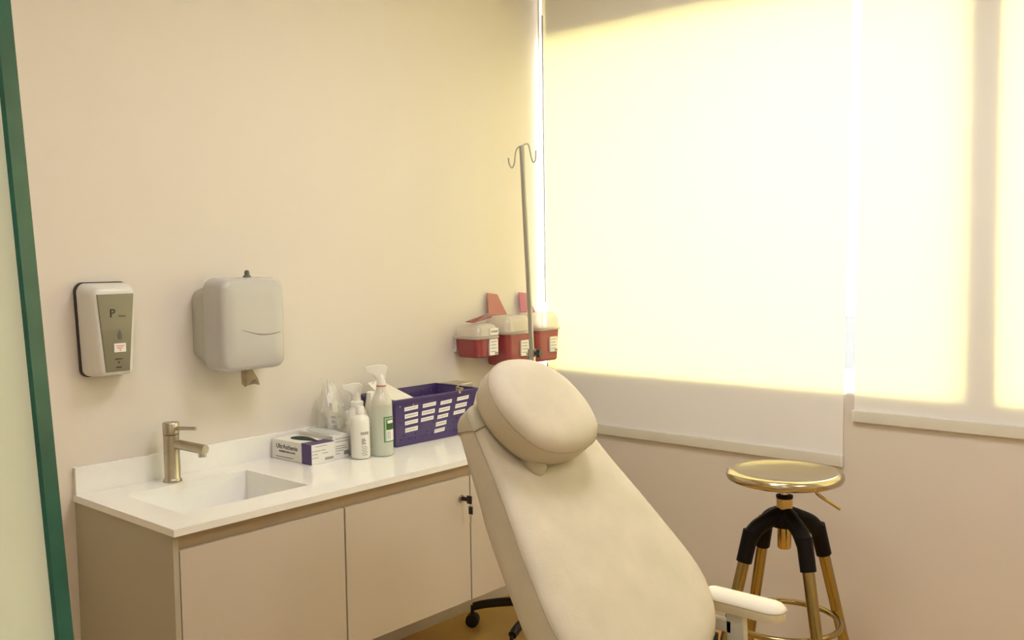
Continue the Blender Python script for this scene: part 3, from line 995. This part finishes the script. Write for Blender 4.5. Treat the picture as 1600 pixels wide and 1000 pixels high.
mb.loft([rimring(-0.002, -0.010), rimring(0.013, -0.010), rimring(0.014, 0.0), rimring(0.010, 0.003), rimring(-0.002, 0.003), rimring(-0.002, -0.010)], False, False)
mb.build('rim', M['purple'], ba, 0)
# name strips on the front
fa0, fa1, fb0, fb1 = BAS[0], BAS[1], RIM[0], RIM[1]
def fpt(u, v):
    return (fa0.lerp(fa1, u)).lerp(fb0.lerp(fb1, u), v)
fn = (fa1 - fa0).cross(fb0 - fa0).normalized()
if fn.y > 0:
    fn = -fn
strips = []
for c, (u0, u1, vtop, n, sh) in enumerate(((.105, .265, .83, 4, 0.004), (.325, .485, .84, 3, -0.006), (.545, .685, .84, 5, -0.010), (.755, .905, .87, 3, -0.008))):
    for q in range(n):
        v1 = vtop - q * 0.152
        du = sh * q
        strips.append((u0 + du, u1 + du, v1 - 0.082 - 0.01 * (q % 2), v1))
def ft(u, v, d):
    return fpt(u, v) + fn * d
for (u0, u1, v0, v1) in strips:
    mb = MB()
    a = [ft(u0, v0, .0016), ft(u1, v0 + .016, .0016), ft(u1, v1 + .016, .0016), ft(u0, v1, .0016)]
    mb.slab(a, fn * 0.0008)
    st = mb.build('name_strip', M['sticker'], ba, 0, 'white paper name strip')
    mb = MB()
    for k in range(9):
        a_, b_ = u0 + (u1 - u0) * (.08 + .095 * k), u0 + (u1 - u0) * (.08 + .095 * k + .06)
        va, vb_ = v0 + .030 + .004 * (k % 3), v1 - .030 + .003 * (k % 2)
        sl = lambda u: .016 * (u - u0) / (u1 - u0)
        mb.quad([ft(a_, va + sl(a_), .0026), ft(b_, va + sl(b_), .0026), ft(b_, vb_ + sl(b_), .0026), ft(a_, vb_ + sl(a_), .0026)])
    mb.build('strip_writing', M['grey_ink'], st, 0)

# paper leaning in the basket
mb = MB()
pq = [Vector((-1.118, -0.060, 1.040)), Vector((-1.050, -0.045, 1.045)), Vector((-0.985, -0.215, 0.965)), Vector((-1.115, -0.225, 0.935))]
mb.slab(pq, (0.001, 0.001, 0.002))
tag(mb.build('paper_sheet', M['paper'], None, 0), 'cream paper sheet leaning out of the left end of the basket', 'paper')
mb = MB()
mb.box(-0.838, -0.826, -0.272, -0.262, 0.985, 1.010, 0.002)
mb.box(-0.838, -0.826, -0.262, -0.254, 0.990, 1.014, 0.002)
mb.box(-0.838, -0.826, -0.285, -0.262, 1.0, 1.010, 0.002)
tag(mb.build('rim_clip', M['paper_brown'], None, 0), 'tiny beige clip on the front rim of the basket', 'clip')
ti = thing('steel_tin', (-0.655, -0.075, HC), 'small steel instrument tin standing behind the right end of the basket', 'tin')
MB().box(-0.700, -0.612, -0.125, -0.030, HC + 0.0005, HC + 0.155, 0.004).build('tin_body', M['chrome'], ti)
MB().box(-0.703, -0.609, -0.128, -0.027, HC + 0.155, HC + 0.178, 0.004).build('tin_lid', M['chrome'], ti)

# ------------------------------------------------------------------ treatment chair
CC = Vector((-1.586, -1.38, 0.945))
tt = math.radians(40)
BV = Vector((0, math.sin(tt), math.cos(tt)))
WV = Vector((1, 0, 0))
NV = Vector((0, -math.cos(tt), math.sin(tt)))
def cp(w, b, n):
    return CC + WV * w + BV * b + NV * n
chair = thing('treatment_chair', (CC.x, -1.95, FZ), 'cream leather reclined treatment chair with oval headrest', 'treatment chair')
half = [(0.0, 0.262), (0.10, 0.261), (0.164, 0.253), (0.190, 0.228), (0.198, 0.183), (0.212, 0.104), (0.226, 0.023), (0.252, -0.082), (0.278, -0.200), (0.296, -0.295), (0.294, -0.370), (0.262, -0.440), (0.200, -0.495), (0.10, -0.530), (0.0, -0.540)]
outl2 = half + [(-a, b) for a, b in half[-2:0:-1]]
outl = [(p.x, p.y) for p in crom([Vector((a, b, 0)) for a, b in outl2], 5, True)]
def thin(b):
    # the back gets thinner towards its top edge
    return 1.0 if b < -0.02 else max(0.50, 1.0 - (b + 0.02) * 1.6)
def cring(ol, n):
    return [cp(a, b, n * thin(b) if n < -0.004 else n) for a, b in ol]
TB = 0.108
mb = MB()
mb.loft([cring(inset(outl, .035), -TB), cring(inset(outl, .014), -TB + .004), cring(inset(outl, .003), -TB + .016), cring(outl, -TB + 0.035), cring(outl, -0.012), cring(inset(outl, .001), -0.003),
         cring(inset(outl, .008), 0.006), cring(inset(outl, .022), 0.013), cring(inset(outl, .045), 0.018), cring(inset(outl, .080), 0.021)])
br = mb.build('backrest', M['leather'], chair, 60)
def piping(ol, n, r, name, parent):
    mb = MB()
    mb.tube(cring(ol, n), r, 6, closed=True, spline=False)
    return mb.build(name, M['piping'], parent, 60, 'stitched seam cord')
piping(inset(outl, -0.0005), -0.004, 0.0017, 'seam_piping', br)
# fitted band over the top of the back
upi = [i for i, (a, b) in enumerate(outl) if b > 0.222]
upi.sort(key=lambda i: math.atan2(outl[i][1] - 0.19, outl[i][0]))
def band_zb(n):
    # the band's lower hem: lower on the front, higher on the side and back
    return 0.186 + 0.026 * min(1.0, max(0.0, -n / 0.05))
def edge_w(ol, z, sgn):
    # width of an outline at height z on one side
    pts = sorted([(b, abs(a)) for a, b in ol if a * sgn > 0.02 and -0.2 < b < 0.24])
    for (b0, a0), (b1, a1) in zip(pts[:-1], pts[1:]):
        if b0 <= z <= b1 and b1 > b0:
            return sgn * (a0 + (a1 - a0) * (z - b0) / (b1 - b0))
    return sgn * pts[-1][1]
def bring(d, n):
    ol = inset(outl, d)
    z = band_zb(n)
    pts = [ol[i] for i in upi] + [(edge_w(ol, z, -1), z), (0.0, z), (edge_w(ol, z, 1), z)]
    return [cp(a, b, n * thin(b) if n < -0.004 else n) for a, b in pts]
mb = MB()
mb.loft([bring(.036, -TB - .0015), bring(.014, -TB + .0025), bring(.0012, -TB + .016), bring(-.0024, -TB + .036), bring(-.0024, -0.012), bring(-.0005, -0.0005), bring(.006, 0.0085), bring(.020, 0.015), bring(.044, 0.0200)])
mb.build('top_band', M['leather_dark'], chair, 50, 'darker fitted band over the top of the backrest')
mb = MB()
hem = []
for d, n in ((.036, -TB - .0015), (.014, -TB + .0025), (.0012, -TB + .016), (-.0030, -TB + .036), (-.0030, -0.012), (-.001, -0.0005), (.006, 0.0090), (.020, 0.0155), (.044, 0.0205), (.09, 0.0225)):
    z = band_zb(n)
    hem.append(cp(edge_w(inset(outl, d), z, -1), z, n * thin(z) if n < -0.004 else n))
mb.tube(hem, 0.0015, 6)
mb.build('band_seam', M['piping'], chair, 60)
# headrest
HW, HB_, HN = -0.037, 0.170, 0.0
def scaled(ol, k):
    cx_ = sum(p[0] for p in ol) / len(ol); cy_ = sum(p[1] for p in ol) / len(ol)
    return [(cx_ + (p[0] - cx_) * k, cy_ + (p[1] - cy_) * k) for p in ol]

hp_ = [(-.165, .02), (-.150, .085), (-.110, .128), (-.045, .148), (.03, .143), (.09, .115), (.135, .065), (.158, .0), (.160, -.058), (.142, -.105), (.100, -.135), (.035, -.148), (-.04, -.142), (-.105, -.115), (-.148, -.055)]
hol = [(p.x * .965 + HW, p.y * .965 + HB_) for p in crom([Vector((a, b, 0)) for a, b in hp_[::-1]], 5, True)]
mb = MB()
mb.loft([cring(scaled(hol, .55), 0.012), cring(inset(hol, .040), 0.014), cring(inset(hol, .022), 0.020), cring(inset(hol, .008), 0.033), cring(inset(hol, .001), 0.055), cring(hol, 0.088), cring(inset(hol, .002), 0.103),
         cring(inset(hol, .009), 0.114), cring(inset(hol, .022), 0.124), cring(inset(hol, .042), 0.131), cring(scaled(hol, .45), 0.136), cring(scaled(hol, .15), 0.1375)])
hr = mb.build('headrest', M['leather'], chair, 60)
piping(inset(hol, 0.0008), 0.099, 0.0017, 'seam_piping', hr)
mb = MB()
rings = []
for j in range(9):
    v = j / 8 * PI
    rings.append([cp(-0.092 + 0.036 * max(math.sin(v), .05) * math.cos(a), 0.066 - 0.046 * math.cos(v) * 1.0 , 0.022 + 0.026 * max(math.sin(v), .05) * math.sin(a)) for a in [2 * PI * i / 20 for i in range(20)]])
mb.loft(rings)
mb.build('headrest_strap', M['leather_dark'], chair, 70, 'rounded strap end under the headrest')
# seat, leg rest (in front of the back, towards the doorway)
def cushion(name, y0, z0_, y1, z1_, hw, thick, parent):
    d = Vector((0, y1 - y0, z1_ - z0_))
    Lc = d.length
    d.normalize()
    n = Vector((1, 0, 0)).cross(d)
    if n.z < 0:
        n = -n
    c = Vector((CC.x, (y0 + y1) / 2, (z0_ + z1_) / 2))
    ol = rrect(hw, Lc / 2, 0.09, 8)
    def rg(o_, k):
        return [c + WV * a + d * b + n * k for a, b in o_]
    mb = MB()
    mb.loft([rg(inset(ol, .02), -thick), rg(ol, -thick + .02), rg(ol, -.012), rg(inset(ol, .008), 0.004), rg(inset(ol, .03), 0.012), rg(inset(ol, .07), 0.016)])
    return mb.build(name, M['leather'], parent, 60)
cushion('seat', -1.755, 0.470, -2.27, 0.500, 0.27, 0.11, chair)
cushion('leg_rest', -2.29, 0.49, -2.70, 0.22, 0.25, 0.09, chair)
mb = MB()
mb.box(CC.x - .20, CC.x + .20, -2.20, -1.80, 0.335, 0.362, 0.005)
mb.box(CC.x - .10, CC.x + .10, -2.10, -1.88, 0.06, 0.335, 0.02)
mb.box(CC.x - .03, CC.x + .03, -1.80, -1.66, 0.33, 0.37, 0.004)
mb.build('pedestal', M['arm_paint'], chair)
MB().box(CC.x - .28, CC.x + .28, -2.42, -1.62, FZ, 0.06, 0.02).build('base_plate', M['arm_paint'], chair)
for s in (-1, 1):
    ax = CC.x + s * 0.372
    mb = MB()
    # sloping post from the seat frame up to the pad
    pa = [(-1.600, 0.305), (-1.650, 0.305), (-1.700, 0.560), (-1.655, 0.560)]
    pa = [(-1.655, 0.300), (-1.703, 0.300), (-1.690, 0.562), (-1.642, 0.562)]
    mb.slab([Vector((ax - 0.012, y, z)) for y, z in pa], (0.024, 0, 0))
    mb.box(ax - s * 0.30, ax + s * 0.012, -1.704, -1.660, 0.300, 0.335)
    mb.box(ax - 0.012, ax + 0.012, -1.655, -1.600, 0.505, 0.535)
    arm = mb.build('arm_post', M['arm_paint'], chair, 0, 'pale grey painted arm post')
    ap = MB()
    OLp = rrect(0.038, 0.119, 0.034, 8)
    yc = -1.684
    def pr(o_, z):
        return [Vector((ax + a, yc + b, z)) for a, b in o_]
    ap.loft([pr(inset(OLp, .012), 0.563), pr(inset(OLp, .006), 0.567), pr(inset(OLp, .001), 0.590), pr(OLp, 0.594), pr(inset(OLp, .003), 0.600), pr(inset(OLp, .010), 0.608), pr(inset(OLp, .020), 0.613), pr(inset(OLp, .030), 0.615)])
    pad = ap.build('arm_pad', M['leather_pale'], arm, 60, 'pale padded armrest')
    mb = MB()
    mb.tube(pr(OLp, 0.593), 0.0016, 6, closed=True, spline=False)
    mb.build('arm_piping', M['piping'], chair, 60)
mb = MB()
mb.box(-1.300, -1.262, -1.640, -1.590, 0.44, 0.515, 0.004)
mb.build('recline_latch', M['black'], chair, 30)

# ------------------------------------------------------------------ brass stool
SX, SY, SZ = -0.542, -1.485, 0.798
sto = thing('brass_stool', (SX, SY, FZ), 'round brass bar stool with black leg sockets below the window', 'stool')
MB().lathe([(0.03, -0.030), (0.15, -0.032), (0.174, -0.033), (0.185, -0.028), (0.190, -0.018), (0.188, -0.008), (0.180, -0.001), (0.168, 0.0015), (0.155, -0.001), (0.10, -0.005), (0.02, -0.007)], (SX, SY, SZ), 64).build('seat', M['brass_seat'], sto, 60)
MB().lathe([(0.014, -0.090), (0.014, -0.030)], (SX, SY, SZ), 24).build('lift_column', M['chrome'], sto)
col = MB().lathe([(0.022, -0.128), (0.0265, -0.126), (0.0265, -0.093), (0.022, -0.091)], (SX, SY, SZ), 32).build('collar', M['brass'], sto)
MB().lathe([(0.0268, -0.0915), (0.0275, -0.090), (0.0275, -0.083), (0.016, -0.080)], (SX, SY, SZ), 32).build('collar_cap', M['black_cast'], col)
MB().lathe([(0.004, -0.262), (0.020, -0.261), (0.0225, -0.256), (0.0225, -0.16)], (SX, SY, SZ), 32).build('screw_housing', M['brass'], sto)
vd = Vector((SX - CAM.x, SY - CAM.y, 0)).normalized()
rt = Vector((vd.y, -vd.x, 0))
spd = MB()
spd.lathe([(0.020, -0.190), (0.044, -0.186), (0.050, -0.165), (0.042, -0.140), (0.028, -0.127), (0.016, -0.126)], (SX, SY, SZ), 24)
legs = []
base = Vector((SX, SY, 0))
slope = 0.255
for th in (-60, 30, 120, 210):
    a = math.radians(th)
    dr = rt * math.sin(a) - vd * math.cos(a)
    k0 = base + dr * 0.118 + Vector((0, 0, SZ - 0.180))
    k1 = k0 + (dr * slope - Vector((0, 0, 1))) * 0.115
    path = [base + dr * 0.004 + Vector((0, 0, SZ - 0.142)), base + dr * 0.050 + Vector((0, 0, SZ - 0.160)), base + dr * 0.096 + Vector((0, 0, SZ - 0.182)), k0 + (dr * slope - Vector((0, 0, 1))) * 0.035]
    spd.tube(path, lambda t: 0.027, 14)
    spd.cyl(k0 + (dr * slope - Vector((0, 0, 1))) * 0.012, k1, 0.0262, 0.0255, 18)
    legs.append((dr, k0, k1))
spd.build('leg_socket_hub', M['black_cast'], sto, 50, 'black cast hub with four leg sockets')
for dr, k0, k1 in legs:
    f = (dr * slope - Vector((0, 0, 1)))
    ft_ = k1 + f * (k1.z - FZ - 0.004)
    mb = MB()
    mb.cyl(k1 - f * 0.02, ft_, 0.0195, 0.0170, 18)
    mb.build('leg', M['brass_leg'], sto, 60)
zr = 0.292
rr_ = 0.0
dr, k0, k1 = legs[0]
f = dr * slope - Vector((0, 0, 1))
pz = k1 + f * (k1.z - zr)
rr_ = (pz - Vector((SX, SY, zr))).length - 0.022
mb = MB()
mb.tube([(SX + rr_ * math.cos(2 * PI * i / 48), SY + rr_ * math.sin(2 * PI * i / 48), zr) for i in range(48)], 0.0095, 10, closed=True, spline=False)
mb.build('foot_ring', M['brass_leg'], sto, 60)
q0 = base + rt * 0.085 + Vector((0, 0, SZ - 0.030))
MB().tube([q0, q0 + rt * 0.006 + Vector((0, 0, -.022)), q0 + rt * 0.022 + Vector((0, 0, -.046)), q0 + rt * 0.055 + Vector((0, 0, -.068)), q0 + rt * 0.090 + Vector((0, 0, -.090))], lambda t: 0.004 + 0.0015 * (t > .4), 10).build('height_lever', M['brass'], sto)
